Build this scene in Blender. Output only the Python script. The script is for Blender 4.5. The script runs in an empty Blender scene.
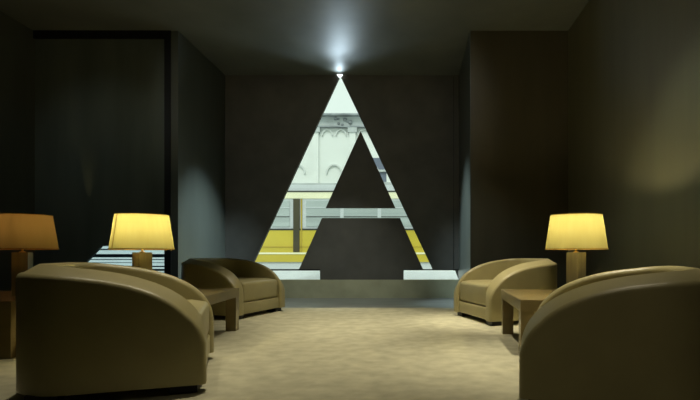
import bpy, bmesh, math, random
from mathutils import Vector, Matrix
random.seed(4)
S = bpy.context.scene
C = S.collection

# ------------------------------------------------------------------ helpers
def lin(r, g, b):
    f = lambda c: (c/255/12.92) if c/255 <= .04045 else ((c/255+.055)/1.055)**2.4
    return (f(r), f(g), f(b), 1)

def mat(name, col, rough=.5, spec=.5, metal=0, noise=None, bump=None, coat=0):
    """noise=(scale, amount, stretch xyz) varies the colour; bump=(scale, strength)"""
    m = bpy.data.materials.new(name); m.use_nodes = True
    nt = m.node_tree; p = nt.nodes['Principled BSDF']
    p.inputs['Base Color'].default_value = col
    p.inputs['Roughness'].default_value = rough
    p.inputs['Specular IOR Level'].default_value = spec
    p.inputs['Metallic'].default_value = metal
    p.inputs['Coat Weight'].default_value = coat
    tc = nt.nodes.new('ShaderNodeTexCoord')
    if noise:
        mp = nt.nodes.new('ShaderNodeMapping'); mp.inputs['Scale'].default_value = noise[2]
        nt.links.new(tc.outputs['Object'], mp.inputs['Vector'])
        n = nt.nodes.new('ShaderNodeTexNoise'); n.inputs['Scale'].default_value = noise[0]
        n.inputs['Detail'].default_value = 5
        nt.links.new(mp.outputs['Vector'], n.inputs['Vector'])
        r = nt.nodes.new('ShaderNodeValToRGB')
        a = noise[1]
        r.color_ramp.elements[0].position = .3; r.color_ramp.elements[1].position = .7
        r.color_ramp.elements[0].color = (col[0]*(1-a), col[1]*(1-a), col[2]*(1-a), 1)
        r.color_ramp.elements[1].color = (min(col[0]*(1+a),1), min(col[1]*(1+a),1), min(col[2]*(1+a),1), 1)
        nt.links.new(n.outputs['Fac'], r.inputs['Fac'])
        nt.links.new(r.outputs['Color'], p.inputs['Base Color'])
    if bump:
        n2 = nt.nodes.new('ShaderNodeTexNoise'); n2.inputs['Scale'].default_value = bump[0]
        n2.inputs['Detail'].default_value = 3
        nt.links.new(tc.outputs['Object'], n2.inputs['Vector'])
        b = nt.nodes.new('ShaderNodeBump'); b.inputs['Strength'].default_value = bump[1]
        b.inputs['Distance'].default_value = .01
        nt.links.new(n2.outputs['Fac'], b.inputs['Height'])
        nt.links.new(b.outputs['Normal'], p.inputs['Normal'])
    return m

def emis(name, col, st):
    m = bpy.data.materials.new(name); m.use_nodes = True
    p = m.node_tree.nodes['Principled BSDF']
    p.inputs['Base Color'].default_value = col
    p.inputs['Emission Color'].default_value = col
    p.inputs['Emission Strength'].default_value = st
    return m

def glass(name, tint, gloss=.06):
    m = bpy.data.materials.new(name); m.use_nodes = True
    nt = m.node_tree; nt.nodes.clear()
    o = nt.nodes.new('ShaderNodeOutputMaterial'); mx = nt.nodes.new('ShaderNodeMixShader')
    t = nt.nodes.new('ShaderNodeBsdfTransparent'); g = nt.nodes.new('ShaderNodeBsdfGlossy')
    t.inputs['Color'].default_value = tint; g.inputs['Roughness'].default_value = .02
    mx.inputs['Fac'].default_value = gloss
    nt.links.new(t.outputs[0], mx.inputs[1]); nt.links.new(g.outputs[0], mx.inputs[2])
    nt.links.new(mx.outputs[0], o.inputs['Surface'])
    return m

def shade_mat(name, trans, diff):
    m = bpy.data.materials.new(name); m.use_nodes = True
    nt = m.node_tree; nt.nodes.clear()
    o = nt.nodes.new('ShaderNodeOutputMaterial'); mx = nt.nodes.new('ShaderNodeMixShader')
    t = nt.nodes.new('ShaderNodeBsdfTranslucent'); d = nt.nodes.new('ShaderNodeBsdfDiffuse')
    tc = nt.nodes.new('ShaderNodeTexCoord'); mp = nt.nodes.new('ShaderNodeMapping')
    mp.inputs['Scale'].default_value = (22, 22, 1.2)
    n = nt.nodes.new('ShaderNodeTexNoise'); n.inputs['Scale'].default_value = 1.6; n.inputs['Detail'].default_value = 4
    r = nt.nodes.new('ShaderNodeValToRGB')
    r.color_ramp.elements[0].position = .3; r.color_ramp.elements[1].position = .7
    r.color_ramp.elements[0].color = (trans[0]*.86, trans[1]*.83, trans[2]*.75, 1)
    r.color_ramp.elements[1].color = trans
    nt.links.new(tc.outputs['Object'], mp.inputs['Vector']); nt.links.new(mp.outputs['Vector'], n.inputs['Vector'])
    nt.links.new(n.outputs['Fac'], r.inputs['Fac']); nt.links.new(r.outputs['Color'], t.inputs['Color'])
    d.inputs['Color'].default_value = diff; mx.inputs['Fac'].default_value = .35
    nt.links.new(t.outputs[0], mx.inputs[1]); nt.links.new(d.outputs[0], mx.inputs[2])
    nt.links.new(mx.outputs[0], o.inputs['Surface'])
    return m

def box(bm, x0, x1, y0, y1, z0, z1):
    vs = [bm.verts.new((x, y, z)) for x in (x0, x1) for y in (y0, y1) for z in (z0, z1)]
    for f in ((0,1,3,2), (4,6,7,5), (0,4,5,1), (2,3,7,6), (0,2,6,4), (1,5,7,3)):
        bm.faces.new([vs[i] for i in f])
    return vs

def prism(bm, pts, y0, y1):
    """polygon in x,z extruded along y"""
    a = [bm.verts.new((x, y0, z)) for x, z in pts]; b = [bm.verts.new((x, y1, z)) for x, z in pts]
    bm.faces.new(a); bm.faces.new(b[::-1])
    n = len(pts)
    for i in range(n):
        j = (i+1) % n
        bm.faces.new((a[i], b[i], b[j], a[j]))

def lathe(bm, prof, n=48, c=(0,0,0), closed=False):
    rings = []
    for r, z in prof:
        rings.append([bm.verts.new((c[0]+r*math.cos(2*math.pi*k/n), c[1]+r*math.sin(2*math.pi*k/n), c[2]+z)) for k in range(n)])
    m = len(rings)
    for i in range(m if closed else m-1):
        A, B = rings[i], rings[(i+1) % m]
        for k in range(n):
            bm.faces.new((A[k], A[(k+1) % n], B[(k+1) % n], B[k]))
    if not closed:
        for ring in (rings[0], rings[-1]):
            if prof[rings.index(ring)][0] > 1e-4:
                bm.faces.new(ring)

def bevel_all(bm, w, seg=3, ang=30):
    es = [e for e in bm.edges if len(e.link_faces) == 2 and e.calc_face_angle(0) > math.radians(ang)]
    bmesh.ops.bevel(bm, geom=es, offset=w, segments=seg, profile=.5, affect='EDGES', clamp_overlap=True)

def obj(name, bm, m, parent=None, smooth=False, loc=None):
    bmesh.ops.recalc_face_normals(bm, faces=bm.faces)
    me = bpy.data.meshes.new(name); bm.to_mesh(me); bm.free()
    if smooth:
        me.polygons.foreach_set('use_smooth', [True]*len(me.polygons))
        me.set_sharp_from_angle(angle=math.radians(42))
    me.materials.append(m)
    o = bpy.data.objects.new(name, me); C.objects.link(o)
    if parent: o.parent = parent
    if loc: o.location = loc
    return o

def thing(name, label, cat, loc=(0,0,0), rotz=0, group=None):
    o = bpy.data.objects.new(name, None); C.objects.link(o)
    o.empty_display_size = .1
    o.location = loc; o.rotation_euler = (0, 0, rotz)
    o['label'] = label; o['category'] = cat
    if group: o['group'] = group
    return o

def tag(o, label, cat, group=None, kind=None):
    o['label'] = label; o['category'] = cat
    if group: o['group'] = group
    if kind: o['kind'] = kind
    return o

def struct(name, bm, m, label=None, cat=None, smooth=False):
    o = obj(name, bm, m, smooth=smooth); o['kind'] = 'structure'
    if label: o['label'] = label; o['category'] = cat
    return o

def dup(root, loc, rotz, label, group=None):
    def cp(o, par):
        c = o.copy(); C.objects.link(c); c.parent = par
        for ch in list(o.children):
            cp(ch, c)
        return c
    r = cp(root, None)
    r.location = loc; r.rotation_euler = (0, 0, rotz); r['label'] = label
    if group: r['group'] = group
    return r

def light(name, kind, loc, power, col, target=None, parent=None, **kw):
    l = bpy.data.lights.new(name, kind); l.energy = power; l.color = col[:3]
    for k, v in kw.items(): setattr(l, k, v)
    o = bpy.data.objects.new(name, l); C.objects.link(o); o.location = loc
    if parent: o.parent = parent
    if target:
        o.rotation_euler = (Vector(target)-Vector(loc)).to_track_quat('-Z', 'Y').to_euler()
    return o

# ------------------------------------------------------------------ dimensions (metres; camera stands at x=0 y=0)
EYE, H = .78, 3.95
YB, YP = 8.87, 7.10            # back panel, front of the piers
XL, XR = -3.35, .80            # inner faces of the piers
XWL, XWR = -5.40, 2.19         # side walls
K = YB/500                     # metres per reading on the back panel
bx = lambda u: (u-414)*K
bz = lambda v: EYE-(v-254)*K

# ------------------------------------------------------------------ materials
M_back  = mat('matte_black_panel', lin(84,83,76), .7, .25, noise=(3,.12,(1,1,1)), bump=(60,.05))
M_wall  = mat('dark_lacquer_wall', lin(74,78,70), .34, .5, noise=(1.6,.14,(2,2,.3)), bump=(5,.10))
M_rwall = mat('dark_olive_wall', lin(92,90,70), .5, .4, noise=(1.6,.12,(2,2,.3)), bump=(30,.04))
M_pier  = mat('dark_brown_wall', lin(80,75,60), .55, .4, noise=(1.6,.12,(2,2,.3)), bump=(30,.04))
M_ceil  = mat('dark_lacquer_ceiling', lin(98,101,92), .55, .5, noise=(1.2,.2,(1,1,1)), bump=(4,.12))
M_gloss = mat('black_glossy_panel', lin(92,100,94), .18, .5, noise=(1.5,.15,(2,2,.3)))
M_frame = mat('black_frame', lin(16,17,15), .5, .4, noise=(3,.1,(1,1,1)))
M_floor = mat('grey_stone_floor', lin(118,120,114), .3, .5, noise=(4,.3,(.4,2.5,1)), bump=(10,.05))
M_bench = mat('grey_stone_sill', lin(164,164,134), .4, .5, noise=(3,.15,(1,1,1)))
M_white = mat('white_stone', lin(236,238,238), .5, .4, noise=(4,.04,(1,1,1)))
M_carpet= mat('beige_carpet', lin(188,184,156), .95, .1, noise=(8,.14,(1,1,1)), bump=(220,.7))
M_leath = mat('olive_beige_leather', lin(160,151,108), .38, .5, noise=(5,.06,(1,1,1)), bump=(260,.06))
M_foot  = mat('black_stained_wood', lin(24,20,15), .5, .4, noise=(4,.2,(1,1,8)))
M_wood  = mat('dark_walnut', lin(132,117,78), .2, .5, noise=(2,.06,(1,1,6)))
M_lbase = mat('bronzed_wood', lin(120,116,92), .35, .5, noise=(3,.2,(8,8,1)))
M_brass = mat('satin_brass', lin(200,165,90), .3, .5, 1, noise=(9,.06,(1,1,1)))
M_shade = shade_mat('cream_pleated_shade', (.135,.125,.047,1), lin(206,190,130))
M_trim  = mat('shade_trim', lin(120,92,36), .8, .2, noise=(9,.1,(1,1,1)))
M_bulb  = emis('warm_bulb', (1,.82,.5,1), 4)
M_glass = glass('clear_glass', (.93,.97,.95,1), .04)
M_tipglow   = emis('mirrored_tip_glow', (.85,.95,1,1), 2.2)  # glow of the mirrored letter tip, not a lamp lens

# ------------------------------------------------------------------ room shell
bm = bmesh.new(); box(bm, XWL-.1, XWR+.1, -1.7, YB+.1, -.12, 0); struct('floor', bm, M_floor)
bm = bmesh.new(); box(bm, XWL-.1, XWR+.1, -1.7, YB+.15, H, H+.12); struct('ceiling', bm, M_ceil)
bm = bmesh.new(); box(bm, XWL-.12, XWL, -1.7, YP+.08, 0, H); struct('wall_left', bm, M_wall)
bm = bmesh.new(); box(bm, XWR, XWR+.12, -1.7, YP, 0, H); struct('wall_right', bm, M_rwall)
bm = bmesh.new(); box(bm, XWL, XWR, -1.7, -1.58, 0, H); struct('wall_front', bm, M_pier)
# right pier: brown front, cool lacquer flank
bm = bmesh.new(); box(bm, XR+.012, XWR+.12, YP, YP+.12, 0, H); struct('wall_right_pier', bm, M_pier)
bm = bmesh.new(); box(bm, XR, XR+.012, YP, YB+.12, 0, H); struct('wall_right_return', bm, M_wall)
bm = bmesh.new(); box(bm, XL-.10, XL, YP, YB+.12, 0, H); struct('wall_left_return', bm, M_wall)
# left recess: frame and panel with a low window
PX0 = -3.54
bm = bmesh.new()
box(bm, PX0, XL-.10, YP-.012, YP+.08, 0, H)
box(bm, XWL, PX0, YP-.012, YP+.08, H-.11, H)
struct('trim_1', bm, M_frame)
bm = bmesh.new()
WZ0, WZ1 = .42, .893
prism(bm, [(XWL,WZ1),(PX0,WZ1),(PX0,H-.11),(XWL,H-.11)], YP+.02, YP+.07)
prism(bm, [(XWL,0),(PX0,0),(PX0,WZ0),(XWL,WZ0)], YP+.02, YP+.07)
prism(bm, [(XWL,WZ0),(-4.90,WZ0),(-4.455,WZ1),(XWL,WZ1)], YP+.02, YP+.07)
struct('wall_left_pier', bm, M_gloss)

# back panel with the large letter A cut through it
bm = bmesh.new()
ap = (bx(340), H)
T = .07
V = lambda *p: [(bx(u), bz(v)) for u, v in p]
bot = 269.2
sl, sr = .4615, .477
lx = lambda v: 340-sl*(v-75)
rx = lambda v: 340+sr*(v-75)
prism(bm, [(XL, H), (XL, bz(bot))] + V((lx(bot), bot)) + [ap], YB, YB+T)
prism(bm, [(XR, H), ap] + V((rx(bot), bot)) + [(XR, bz(bot))], YB, YB+T)
prism(bm, V((360.6,130.8), (325.7,208), (395.4,208)), YB, YB+T)
prism(bm, V((322,218), (299,bot), (320,bot), (403.6,bot), (423,bot), (400,218)), YB, YB+T)
prism(bm, V((320,bot), (320,280), (403.6,280), (403.6,bot)), YB, YB+T)
struct('wall_back', bm, M_back)
bm = bmesh.new()
box(bm, XL, bx(320), YB+.005, YB+T-.01, bz(270.6), bz(bot)); box(bm, bx(403.6), XR, YB+.03, YB+T-.01, bz(270.2), bz(bot))
struct('trim_2', bm, M_frame)
bm = bmesh.new(); box(bm, XL+.012, XR-.012, YB+.085, YB+.093, bz(280), H)
w = struct('window_1', bm, M_glass)
# shadow joints beside the panel
bm = bmesh.new(); box(bm, bx(453.4), bx(453.9), YB-.003, YB+.003, bz(bot), H-.02); struct('trim_3', bm, M_frame)
# stone sill under the letter
SZ = bz(279.7)
bm = bmesh.new(); box(bm, XL, XR, YB-.01, YB+.12, 0, SZ); bevel_all(bm, .006, 2); struct('trim_4', bm, M_bench)
bm = bmesh.new()
for a, b in ((XL, XR),):
    v = [(YB+.12, SZ-.05), (YB+.12, SZ-.005), (YB+.85, SZ+.135), (YB+.85, SZ-.05)]
    A = [bm.verts.new((a, y, z)) for y, z in v]; B = [bm.verts.new((b, y, z)) for y, z in v]
    bm.faces.new(A); bm.faces.new(B[::-1])
    for i in range(4): bm.faces.new((A[i], B[i], B[(i+1)%4], A[(i+1)%4]))
struct('trim_5', bm, M_white)  # white slab added behind the gap, sloped to catch the sky
# left low window: glass
bm = bmesh.new(); box(bm, -5.0, PX0+.02, YP+.075, YP+.08, WZ0-.02, WZ1+.02); struct('window_2', bm, glass('tinted_glass', (.70,.79,.83,1), .05))

# ------------------------------------------------------------------ carpet
bm = bmesh.new(); box(bm, -4.95, 2.12, -1.4, 7.12, 0, .014); bevel_all(bm, .004, 2)
tag(obj('carpet', bm, M_carpet), 'large pale beige mottled carpet covering the lounge floor', 'carpet')
ZC = .014

# ------------------------------------------------------------------ armchair (front = local +x)
D, W, TH, R = .95, 1.06, .13, .30
def shell_bm():
    a, b, z0, base, p = .85, .43, .05, .27, 2.3
    def hgt(d):
        q = min(max((d-.55)/.4, 0), 1)
        return base + b*max(0, 1-(1-min(d/a, 1))**p)**(1/p) + .014*q*q*(3-2*q)
    rc = R-TH/2; L1 = D-R; L2 = rc*math.pi/2; L = L1+L2+W/2-R
    def pos(q):
        if q <= L1: return (D/2-q, W/2-TH/2), (0, 1)
        if q <= L1+L2:
            t = (q-L1)/rc; n_ = (-math.sin(t), math.cos(t))
            return (-D/2+R+rc*n_[0], W/2-R+rc*n_[1]), n_
        return (-D/2+TH/2, W/2-R-(q-L1-L2)), (-1, 0)
    dep = lambda q: D/2-pos(q)[0][0]
    n = 22
    rim = [(a*(1-max(math.cos(math.radians(90*k/n)), 0)**(2/p))) for k in range(n+1)]
    rim = [q for q in rim if q < L1-.03]
    rim += [L1+L2*k/12 for k in range(13)] + [L1+L2+(L-L1-L2)*k/2 for k in (1, 2)]
    pts = [(0, z0, -1, 0), (0, base, -1, 0)]
    for k, q in enumerate(rim[1:], 1):
        e = min(.004, q*.3)
        if q > L-1e-6: ns, nz = 0, 1
        else:
            g = (hgt(dep(q+e))-hgt(dep(q-e)))/(2*e); ln = math.hypot(1, g); ns, nz = -g/ln, 1/ln
        pts.append((q, hgt(dep(q)), ns, nz))
    r = .032; bm = bmesh.new(); rows = []; seg = 5
    for idx, (q, z, ns, nz) in enumerate(pts):
        drop = .042*min(1, max(0, (z-base)/.2)); row = []
        def put(lat, depth, zz=None):
            q2 = min(q-ns*depth, L); c_, n_ = pos(q2)
            return bm.verts.new((c_[0]+n_[0]*lat, c_[1]+n_[1]*lat if q < L-1e-6 else 0, z-nz*depth if zz is None else zz))
        for k in range(seg+1):
            f = math.radians(90*k/seg); row.append(put(TH/2-r+r*math.cos(f), r*(1-math.sin(f))+drop))
        for k in range(seg, -1, -1):
            f = math.radians(90*k/seg); row.append(put(-(TH/2-r+r*math.cos(f)), r*(1-math.sin(f))))
        if idx == 0: ob, ib = row[0], row[-1]
        elif idx == 1: ob, ib = rows[0][0], rows[0][-1]
        else: ob, ib = put(TH/2, r+drop, z0), put(-TH/2, r, z0)
        rows.append([ob] + row + [ib] if idx else [row[0]]+row+[row[-1]])
    def face(*v):
        u = []
        for x in v:
            if x not in u: u.append(x)
        if len(u) > 2: bm.faces.new(u)
    for A, B in zip(rows, rows[1:]):
        for k in range(len(A)-1): face(A[k], B[k], B[k+1], A[k+1])
        face(A[-1], B[-1], B[0], A[0])
    g = bmesh.ops.duplicate(bm, geom=bm.verts[:]+bm.edges[:]+bm.faces[:])
    for v in g['geom']:
        if isinstance(v, bmesh.types.BMVert): v.co.y = -v.co.y
    bmesh.ops.remove_doubles(bm, verts=bm.verts, dist=1e-5)
    return bm

def cushion_bm(x0, x1, hy, z0, z1, r, cr, crown):
    """rounded-plan cushion: corners at the back follow the shell"""
    pts = [(x1, -hy), (x1, hy)]
    for k in range(7):
        t = math.radians(15*k); pts.append((x0+cr-cr*math.sin(t), hy-cr+cr*math.cos(t)))
    for k in range(6, -1, -1):
        t = math.radians(15*k); pts.append((x0+cr-cr*math.sin(t), -hy+cr-cr*math.cos(t)))
    bm = bmesh.new()
    A = [bm.verts.new((x, y, z0)) for x, y in pts]; B = [bm.verts.new((x, y, z1)) for x, y in pts]
    f0 = bm.faces.new(A[::-1]); f1 = bm.faces.new(B)
    n = len(pts)
    for i in range(n): bm.faces.new((A[i], A[(i+1)%n], B[(i+1)%n], B[i]))
    rim = [e for e in bm.edges if abs(e.verts[0].co.z-e.verts[1].co.z) < 1e-6]
    front = [e for e in bm.edges if abs(e.verts[0].co.x-x1) < 1e-6 and abs(e.verts[1].co.x-x1) < 1e-6 and e not in rim]
    bmesh.ops.bevel(bm, geom=rim+front, offset=r, segments=4, profile=.5, affect='EDGES', clamp_overlap=True)
    top = [f for f in bm.faces if f.normal.z > .99 and f.calc_center_median().z > z1-1e-4]
    if crown:
        bmesh.ops.inset_region(bm, faces=top, thickness=.09)
        top = [f for f in bm.faces if len(f.verts) > 6 and f.calc_center_median().z > z1-1e-4]
        for f in top:
            for v in f.verts: v.co.z += crown
    return bm

GR = 'leather tub armchairs set around the lounge carpet'
def make_armchair(label):
    t = thing('armchair', label, 'armchair', group=GR)
    obj('backrest_and_arms', shell_bm(), M_leath, t, True)
    obj('seat_base', cushion_bm(-.33, .452, .396, .052, .188, .012, .16, 0), M_leath, t, True)
    obj('seat_cushion', cushion_bm(-.335, .448, .392, .192, .432, .04, .16, .018), M_leath, t, True)
    for sx in (.36, -.30):
        for sy in (.42, -.42):
            b = bmesh.new(); box(b, sx-.07, sx+.07, sy-.07, sy+.07, 0, .052); bevel_all(b, .005, 2)
            obj('foot', b, M_foot, t)
    b = bmesh.new(); box(b, -.28, .34, -.30, .30, .02, .053); obj('plinth', b, M_foot, t)
    return t
def chair_pose(corner, face):
    """place so that the near front bottom corner stands at corner and the front looks along face degrees"""
    r = math.radians(face)
    side = -1 if math.cos(r) > 0 else 1           # which local y end is nearer the camera
    lx_, ly_ = D/2, side*W/2
    return (corner[0]-(lx_*math.cos(r)-ly_*math.sin(r)), corner[1]-(lx_*math.sin(r)+ly_*math.cos(r)), ZC), r

p1, r1 = chair_pose((-1.142, 2.745), 19.5)
ch = make_armchair('olive leather tub armchair seen side on, nearest on the left, below the lamps')
ch.location = p1; ch.rotation_euler = (0, 0, r1)
p2, r2 = chair_pose((-2.03, 5.76), -16)
dup(ch, p2, r2, 'dim olive leather tub armchair by the back left pier, beyond the dark side table')
p3, r3 = chair_pose((.518, 2.48), 180-18)
q3 = dup(ch, p3, r3, 'beige leather tub armchair seen side on, nearest on the right, below the bright lamp'); q3.scale = (1, 1, .975)
p4, r4 = chair_pose((.80, 5.27), 180+17)
dup(ch, p4, r4, 'brightly lit beige leather tub armchair against the back right pier')

# ------------------------------------------------------------------ side tables
def make_table(label, s=.56):
    t = thing('side_table', label, 'table', group='low square side tables between the armchairs')
    b = bmesh.new(); box(b, -s, s, -s, s, .335, .42); bevel_all(b, .006, 2); obj('tabletop', b, M_wood, t)
    for sx in (-1, 1):
        for sy in (-1, 1):
            b = bmesh.new(); x, y = sx*(s-.052), sy*(s-.052)
            box(b, x-.05, x+.05, y-.05, y+.05, 0, .336); bevel_all(b, .004, 2); obj('leg', b, M_wood, t)
    b = bmesh.new(); box(b, -s+.26, s-.26, -s+.02, s-.02, .055, .085); bevel_all(b, .004, 2)
    obj('shelf', b, M_wood, t)
    return t
tb = make_table('dark wood square side table on the left between two leather armchairs')
tb.location = (-2.30, 4.48, ZC); tb.rotation_euler = (0, 0, math.radians(3.5))
dup(tb, (1.385, 4.29, ZC), math.radians(-2.6), 'lit wood square side table on the right between two beige armchairs')
dup(tb, (-3.56, 4.15, ZC), math.radians(6), 'dark wood side table at the far left edge under the dim lamp')
ZT = ZC+.42

# ------------------------------------------------------------------ table lamps
def make_lamp(label, seam_deg, power, col=(1,.86,.5)):
    t = thing('table_lamp', label, 'lamp', group='table lamps with cream drum shades')
    b = bmesh.new(); box(b, -.0575, .0575, -.0575, .0575, 0, .36); bevel_all(b, .004, 2); obj('lamp_base', b, M_lbase, t)
    b = bmesh.new(); lathe(b, [(.022,.36),(.022,.366),(.009,.37),(.009,.45),(.016,.45),(.016,.49)], 20); obj('stem', b, M_brass, t, True)
    b = bmesh.new()
    prof = [(.022,.49)] + [(.032*math.sin(math.radians(a)), .525-.032*math.cos(math.radians(a))) for a in range(45, 181, 15)]
    lathe(b, prof, 20); obj('bulb', b, M_bulb, t, True)
    b = bmesh.new(); n = 72
    z0, z1, r0, r1 = .388, .678, .256, .213
    A = [b.verts.new((r0*math.cos(2*math.pi*k/n), r0*math.sin(2*math.pi*k/n), z0)) for k in range(n)]
    B = [b.verts.new((r1*math.cos(2*math.pi*k/n), r1*math.sin(2*math.pi*k/n), z1)) for k in range(n)]
    for k in range(n): b.faces.new((A[k], A[(k+1)%n], B[(k+1)%n], B[k]))
    sh = obj('lamp_shade', b, M_shade, t, True)
    for rr, zz in ((r0, z0), (r1, z1)):
        b = bmesh.new()
        lathe(b, [(rr-.002, zz-.004), (rr+.003, zz-.004), (rr+.003, zz+.004), (rr-.002, zz+.004)], n, closed=True)
        obj('shade_trim', b, M_trim, sh)
    b = bmesh.new(); q = math.radians(seam_deg); w2 = .006
    c, s_ = math.cos(q), math.sin(q)
    vs = []
    for (r, z) in ((r0+.003, z0), (r1+.003, z1)):
        for sg in (-1, 1): vs.append(b.verts.new((r*c-sg*w2*s_, r*s_+sg*w2*c, z)))
    b.faces.new((vs[0], vs[1], vs[3], vs[2])); obj('seam', b, M_trim, sh)
    b = bmesh.new()
    for k in range(3):
        q2 = math.radians(120*k+30); c, s_ = math.cos(q2), math.sin(q2)
        u = [Vector((.008*c, .008*s_, .46)), Vector((r1*.985*c, r1*.985*s_, z1-.02))]
        for dz in (0,):
            px = Vector((-s_, c, 0))*.002
            vv = [b.verts.new(u[0]-px), b.verts.new(u[0]+px), b.verts.new(u[1]+px), b.verts.new(u[1]-px)]
            vt = [b.verts.new(x.co+Vector((0,0,.004))) for x in vv]
            b.faces.new(vv); b.faces.new(vt[::-1])
            for i in range(4): b.faces.new((vv[i], vv[(i+1)%4], vt[(i+1)%4], vt[i]))
    obj('shade_support', b, M_brass, t)
    light('lamp_glow', 'POINT', (0, 0, .595), power, col, parent=t, shadow_soft_size=.03)
    return t
lp = make_lamp('glowing cream lamp with dark wood block base on the left side table', 272, 25)
lp.scale = (.965, .965, 1); lp.location = (-2.31, 4.25, ZT); lp.rotation_euler = (0, 0, math.radians(-33))
l2 = make_lamp('glowing cream lamp on the right side table, before the right wall', 80, 24)
l2.location = (1.385, 4.27, ZT); l2.rotation_euler = (0, 0, math.radians(37))
l3 = make_lamp('dim amber lamp cut off by the left edge of the photo', 60, 4, (1,.5,.24))
l3.location = (-3.345, 4.27, ZT); l3.rotation_euler = (0, 0, math.radians(20))

# ------------------------------------------------------------------ glowing wedge painted as the letter tip mirrored in the ceiling
bm = bmesh.new()
prism(bm, [(ap[0]-.05, H-.002), (ap[0]+.05, H-.002), (ap[0]+.008, H-.05), (ap[0]-.008, H-.05)], YB-.05, YB-.004)
up = obj('tip_reflection', bm, M_tipglow)
tag(up, 'tiny white glowing wedge painted as the letter tip reflected in the ceiling', 'reflection')

# ------------------------------------------------------------------ blind behind the low left window
bl = thing('window_blind', 'dark blue horizontal slat blind in the low window behind the left lamp', 'blind', (-4.2, YP+.13, 0))
M_slat = mat('blue_grey_slats', lin(104,120,136), .5, .4, noise=(5,.1,(1,1,1)))
for z, hh in ((.845,.020),(.755,.048),(.700,.012),(.655,.008),(.60,.02),(.55,.03),(.50,.012),(.46,.02)):
    b = bmesh.new(); box(b, -.72, .64, -.012, .012, z-hh/2, z+hh/2); obj('slat', b, M_slat, bl)
b = bmesh.new(); box(b, -.73, -.715, -.015, .015, .40, .92); obj('rail', b, M_slat, bl)
b = bmesh.new(); box(b, .635, .65, -.015, .015, .40, .92); obj('rail', b, M_slat, bl)

# ------------------------------------------------------------------ outside: street, tram, facade
M_road = mat('pale_street', lin(196,200,200), .7, .3, noise=(.6,.12,(1,1,1)))
bm = bmesh.new(); box(bm, -45, 30, YB+.15, 60, -.16, -.04); o = struct('street', bm, M_road)

YT = 16.0
k16 = YT/500
tz = lambda v: EYE-(v-254)*k16
M_yel = mat('yellow_paint', lin(204,184,66), .3, .5, noise=(.5,.10,(.4,1,2)))
M_yel2= mat('deep_yellow_paint', lin(184,160,60), .3, .5, noise=(.5,.10,(.4,1,2)))
M_cream=mat('cream_paint', lin(244,242,206), .35, .5, noise=(.6,.04,(1,1,1)))
M_lgrey=mat('light_grey_paint', lin(206,212,214), .4, .5, noise=(.8,.06,(.3,1,3)))
M_dgrey=mat('dark_grey_rubber', lin(52,54,52), .5, .4, noise=(2,.1,(1,1,1)))
M_pane =mat('pale_tram_glass', lin(176,186,184), .15, .6, noise=(.9,.14,(.25,1,5)))
M_door = mat('dark_door_paint', lin(70,66,46), .5, .4, noise=(1,.2,(1,1,1)))  # own dark colour of the door pillar
TX0, TX1 = -7.2, 4.5
tr = thing('tram', 'yellow and cream tram passing on the street behind the letter', 'tram', (0, YT, 0))
def tpart(name, x0, x1, y0, y1, v0, v1, m, parent=tr, bev=.02):
    b = bmesh.new(); box(b, x0, x1, y0, y1, tz(v1), tz(v0))
    if bev: bevel_all(b, bev, 2)
    return obj(name, b, m, parent)
tpart('skirt', TX0+.1, TX1-.1, .06, 2.3, 262, 270, M_lgrey)
tpart('lower_body', TX0, TX1, 0, 2.4, 230, 262, M_yel, bev=.04)
tpart('rubbing_strip', TX0, TX1, -.02, .02, 252.5, 254.2, M_cream, bev=.005)
tpart('rubbing_strip', TX0, TX1, -.02, .02, 246.5, 247.3, M_yel2, bev=.005)
tpart('rubbing_strip', TX0, TX1, -.015, .02, 228.6, 230.2, M_dgrey, bev=.005)
tpart('upper_body', TX0, TX1, .03, 2.37, 198, 229, M_lgrey)
tpart('roof_band', TX0, TX1, 0, 2.4, 192, 198.5, M_cream)
tpart('roof_gutter', TX0, TX1, -.02, .03, 190.8, 192, M_dgrey, bev=.005)
tpart('roof', TX0+.05, TX1-.05, .06, 2.34, 184.5, 191, M_lgrey, bev=.06)
x = TX0+.2; k = 0
xs = [-7.0, -5.75, -4.55, -3.45, -2.25, -1.05, .15, 1.35, 2.55, 3.55]
for i, x in enumerate(xs):
    x1 = (xs[i+1] if i+1 < len(xs) else TX1-.1)-.12
    if i == 2: x1 = -3.98
    wp = tpart('window_pane', x, x1, .0, .05, 200.5, 226.5, M_pane, bev=.01)
    tpart('window_bar', x, x1, -.015, .01, 207.2, 208, M_lgrey, wp, bev=.003)
    tpart('window_bar', x, x1, -.015, .01, 216.4, 217, M_dgrey, wp, bev=.003)
dr = tpart('door_pillar', -3.86, -3.66, -.03, .03, 199, 252, M_door, bev=.01)
tpart('door_edge', -3.62, -3.58, -.02, .03, 199, 252, M_yel2, bev=.01)
for xw in (-6.2, -4.6, 1.6, 3.2):
    b = bmesh.new()
    pr = [(.0,-.07),(.30,-.07),(.34,-.03),(.34,.05),(.0,.05)]
    n = 28; rings = []
    for r, y in pr: rings.append([b.verts.new((xw+r*math.cos(2*math.pi*j/n), .25+y, .30+r*math.sin(2*math.pi*j/n))) for j in range(n)])
    for A, B in zip(rings, rings[1:]):
        for j in range(n): b.faces.new((A[j], A[(j+1)%n], B[(j+1)%n], B[j]))
    bmesh.ops.remove_doubles(b, verts=b.verts, dist=1e-5)
    obj('wheel', b, M_dgrey, tr, True)

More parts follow.
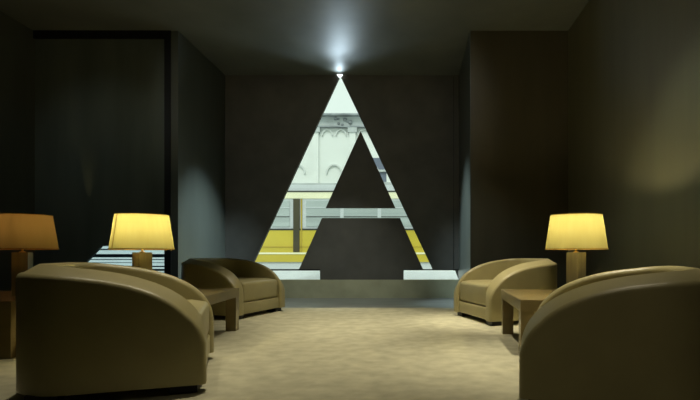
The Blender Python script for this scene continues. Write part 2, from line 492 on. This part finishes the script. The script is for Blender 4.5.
YF = 22.0
k22 = YF/500
fz = lambda v: EYE-(v-254)*k22
fx = lambda u: (u-414)*k22
M_fac = mat('pale_stone_facade', lin(226,230,226), .8, .2, noise=(.8,.05,(1,1,1)))
M_fac2= mat('grey_stone_trim', lin(186,192,192), .8, .2, noise=(1.5,.15,(1,1,1)))
M_orn = mat('weathered_ornament', lin(150,156,160), .8, .2, noise=(2,.3,(1,1,1)))
M_arch= mat('shallow_relief_stone', lin(208,213,210), .8, .2, noise=(1.5,.1,(1,1,1)))
M_fwin= mat('slate_window', lin(104,112,130), .3, .5, noise=(1,.15,(1,1,1)))
fb = thing('building', 'pale stone facade with carved cornice and pilasters across the street', 'building', (0, YF, 0))
def fpart(name, x0, x1, y0, y1, z0, z1, m, parent=fb, bev=0):
    b = bmesh.new(); box(b, x0, x1, y0, y1, z0, z1)
    if bev: bevel_all(b, bev, 2)
    return obj(name, b, m, parent)
fpart('wall', -24, 12, 0, 6, -.04, fz(117), M_fac)
fpart('cornice', -24, 12, -.45, 0, fz(117.5), fz(116), M_orn, bev=.03)
fpart('frieze', -24, 12, -.12, 0, fz(127), fz(117.5), M_fac2)
fpart('frieze_moulding', -24, 12, -.22, -.0, fz(128.2), fz(127), M_orn, bev=.02)
fpart('string_course', -24, 12, -.15, 0, fz(185.5), fz(183.6), M_fac2, bev=.03)
for i in range(22):
    x = fx(316)-1.62*8+1.62*i
    pl = fpart('pilaster', x-.13, x+.13, -.14, 0, fz(183.6), fz(128.2), M_fac, bev=.02)
    fpart('capital', x-.2, x+.2, -.2, 0, fz(133), fz(128.2), M_fac2, pl, bev=.04)
def arch(cx, z0, w_, rise, th, name, m, parent):
    b = bmesh.new(); n = 14; rings = []
    for j in range(n+1):
        t = math.pi*j/n
        rings.append([b.verts.new((cx+rr*math.cos(t)*w_, yy, z0+rr*math.sin(t)*rise)) for rr in (1, 1+th) for yy in (-.1, .0)])
    for A, B in zip(rings, rings[1:]):
        for q in ((0,1),(1,3),(3,2),(2,0)): b.faces.new((A[q[0]], A[q[1]], B[q[1]], B[q[0]]))
    b.faces.new([rings[0][q] for q in (0,1,3,2)]); b.faces.new([rings[-1][q] for q in (0,2,3,1)])
    return obj(name, b, m, parent)
for i in range(21):
    x = fx(316)-1.62*8+1.62*i+.81
    a = arch(x-.3, fz(136), .2, .24, .25, 'carved_arch', M_arch, fb)
    arch(x+.3, fz(136), .2, .24, .25, 'carved_arch', M_arch, fb)
    arch(x, fz(174), .3, .36, .2, 'carved_arch', M_arch, fb)
for i in range(12):
    x = fx(343)-2.4*6+2.4*i
    b = bmesh.new()
    for j in range(7):
        aa = random.uniform(-.35,.35); zz = random.uniform(fz(126), fz(119)); s_ = random.uniform(.05,.11)
        bmesh.ops.create_icosphere(b, subdivisions=1, radius=s_, matrix=Matrix.Translation((x+aa, -.14, zz)))
    obj('carved_ornament', b, M_orn, fb, True)
for u0, u1, v0, v1 in ((371,397,158,170.2), (371,397,171,182.5), (398,412,160,182), (430,446,160,182)):
    wv = fpart('window', fx(u0), fx(u1), -.03, .0, fz(v1), fz(v0), M_fwin)
    fpart('window_sill', fx(u0)-.08, fx(u1)+.08, -.16, 0, fz(v1)-.09, fz(v1), M_fac2, wv)

# ------------------------------------------------------------------ light
wd = bpy.data.worlds.new('sky'); S.world = wd; wd.use_nodes = True
bg = wd.node_tree.nodes['Background']; bg.inputs['Color'].default_value = (.84,.95,.88,1); bg.inputs['Strength'].default_value = 1.15
sun = light('sun', 'SUN', (0,-10,20), 1.6, (1,.98,.93), target=(2,12,0), angle=math.radians(20))

WARM = (1,.90,.68); COOL = (.68,.87,1)
def spot(name, loc, tgt, p, col, deg, blend=1.0, rad=.05):
    return light(name, 'SPOT', loc, p, col, target=tgt, spot_size=math.radians(deg), spot_blend=blend, shadow_soft_size=rad)
spot('downlight_or_fill', (-.80,5.9,H-.03), (-.80,6.0,0), 520, WARM, 54)
spot('downlight_or_fill', (-.90,3.5,H-.03), (-.90,3.5,0), 330, WARM, 52)
spot('downlight_or_fill', (.05,4.6,H-.03), (-.05,4.6,0), 280, WARM, 56)
spot('downlight_or_fill', (.75,5.2,H-.03), (1.0,5.7,.3), 620, WARM, 36)
spot('downlight_or_fill', (1.3,3.4,H-.03), (1.2,3.4,.4), 520, WARM, 42)
spot('downlight_or_fill', (-2.2,3.4,H-.03), (-2.0,3.1,.4), 170, WARM, 36)
spot('downlight_or_fill', (.3,1.2,H-.03), (.4,1.6,0), 60, WARM, 66)  # added fill for the general dimness around the near chairs
spot('wall_fill', (.5,2.4,H-.05), (XWR,4.25,1.35), 150, (.8,1,.8), 32)  # added spot in place of window light reflected in the right wall
# added cool spots in place of the letter reflected in the pier flanks
spot('flank_fill', (-.3,6.9,H-.05), (XL,7.95,.75), 1500, COOL, 33)
spot('flank_fill', (-2.0,6.9,H-.05), (XR,7.8,.9), 1500, COOL, 34)
spot('downlight_or_fill', (-1.3,6.5,H-.03), (-1.3,8.3,.05), 330, (.9,.95,.9), 50)  # added fill that lifts the sill front and the floor strip
for fx_ in (-2.9, .3): spot('sill_fill', (fx_,YB+.5,3.7), (fx_,YB+.5,.3), 160, (.95,1,1), 60)  # added spots that whiten the outer sill
for dx_ in (-3.1, .5): spot('downlight_or_fill', (dx_,4.6,H-.05), (dx_*.5-.65,YB,2.2), 42, (1,.98,.9), 60)  # added fill to brighten the back panel
spot('downlight_or_fill', (-4.3,4.6,H-.05), (-4.4,YP,1.8), 22, (.9,1,.95), 60)  # added fill to brighten the dark left panel
spot('panel_glint', (-4.62,YP-.05,1.50), (-4.66,YP+.02,2.3), 3.5, (1,.8,.35), 28)  # spot without a fitting, added to draw a warm reflection on the panel
# added cool spots imitating the letter's glossy reflection on the ceiling
for az, pw in ((-28, 46), (0, 56), (28, 46)):
    dx_ = 3*math.tan(math.radians(az))
    spot('apex_fill', (ap[0], YB-.10, H-.34), (ap[0]+dx_, YB-3, H-.12), pw, COOL, 56, rad=.12)
spot('apex_fill', (ap[0], YB-.08, H-.13), (ap[0], YB-1, H+.1), 8, COOL, 100)
# ------------------------------------------------------------------ camera
cd = bpy.data.cameras.new('camera'); cam = bpy.data.objects.new('camera', cd); C.objects.link(cam)
cam.location = (0, 0, EYE); cam.rotation_euler = (math.pi/2, 0, 0)
cd.sensor_width = 36; cd.lens = 36*500/700
cd.shift_x = -(414-350)/700; cd.shift_y = (254-200)/700
cd.clip_start = .02; cd.clip_end = 200
S.camera = cam
S.view_settings.view_transform = 'Standard'; S.view_settings.look = 'None'
S.view_settings.exposure = 0; S.view_settings.gamma = 1
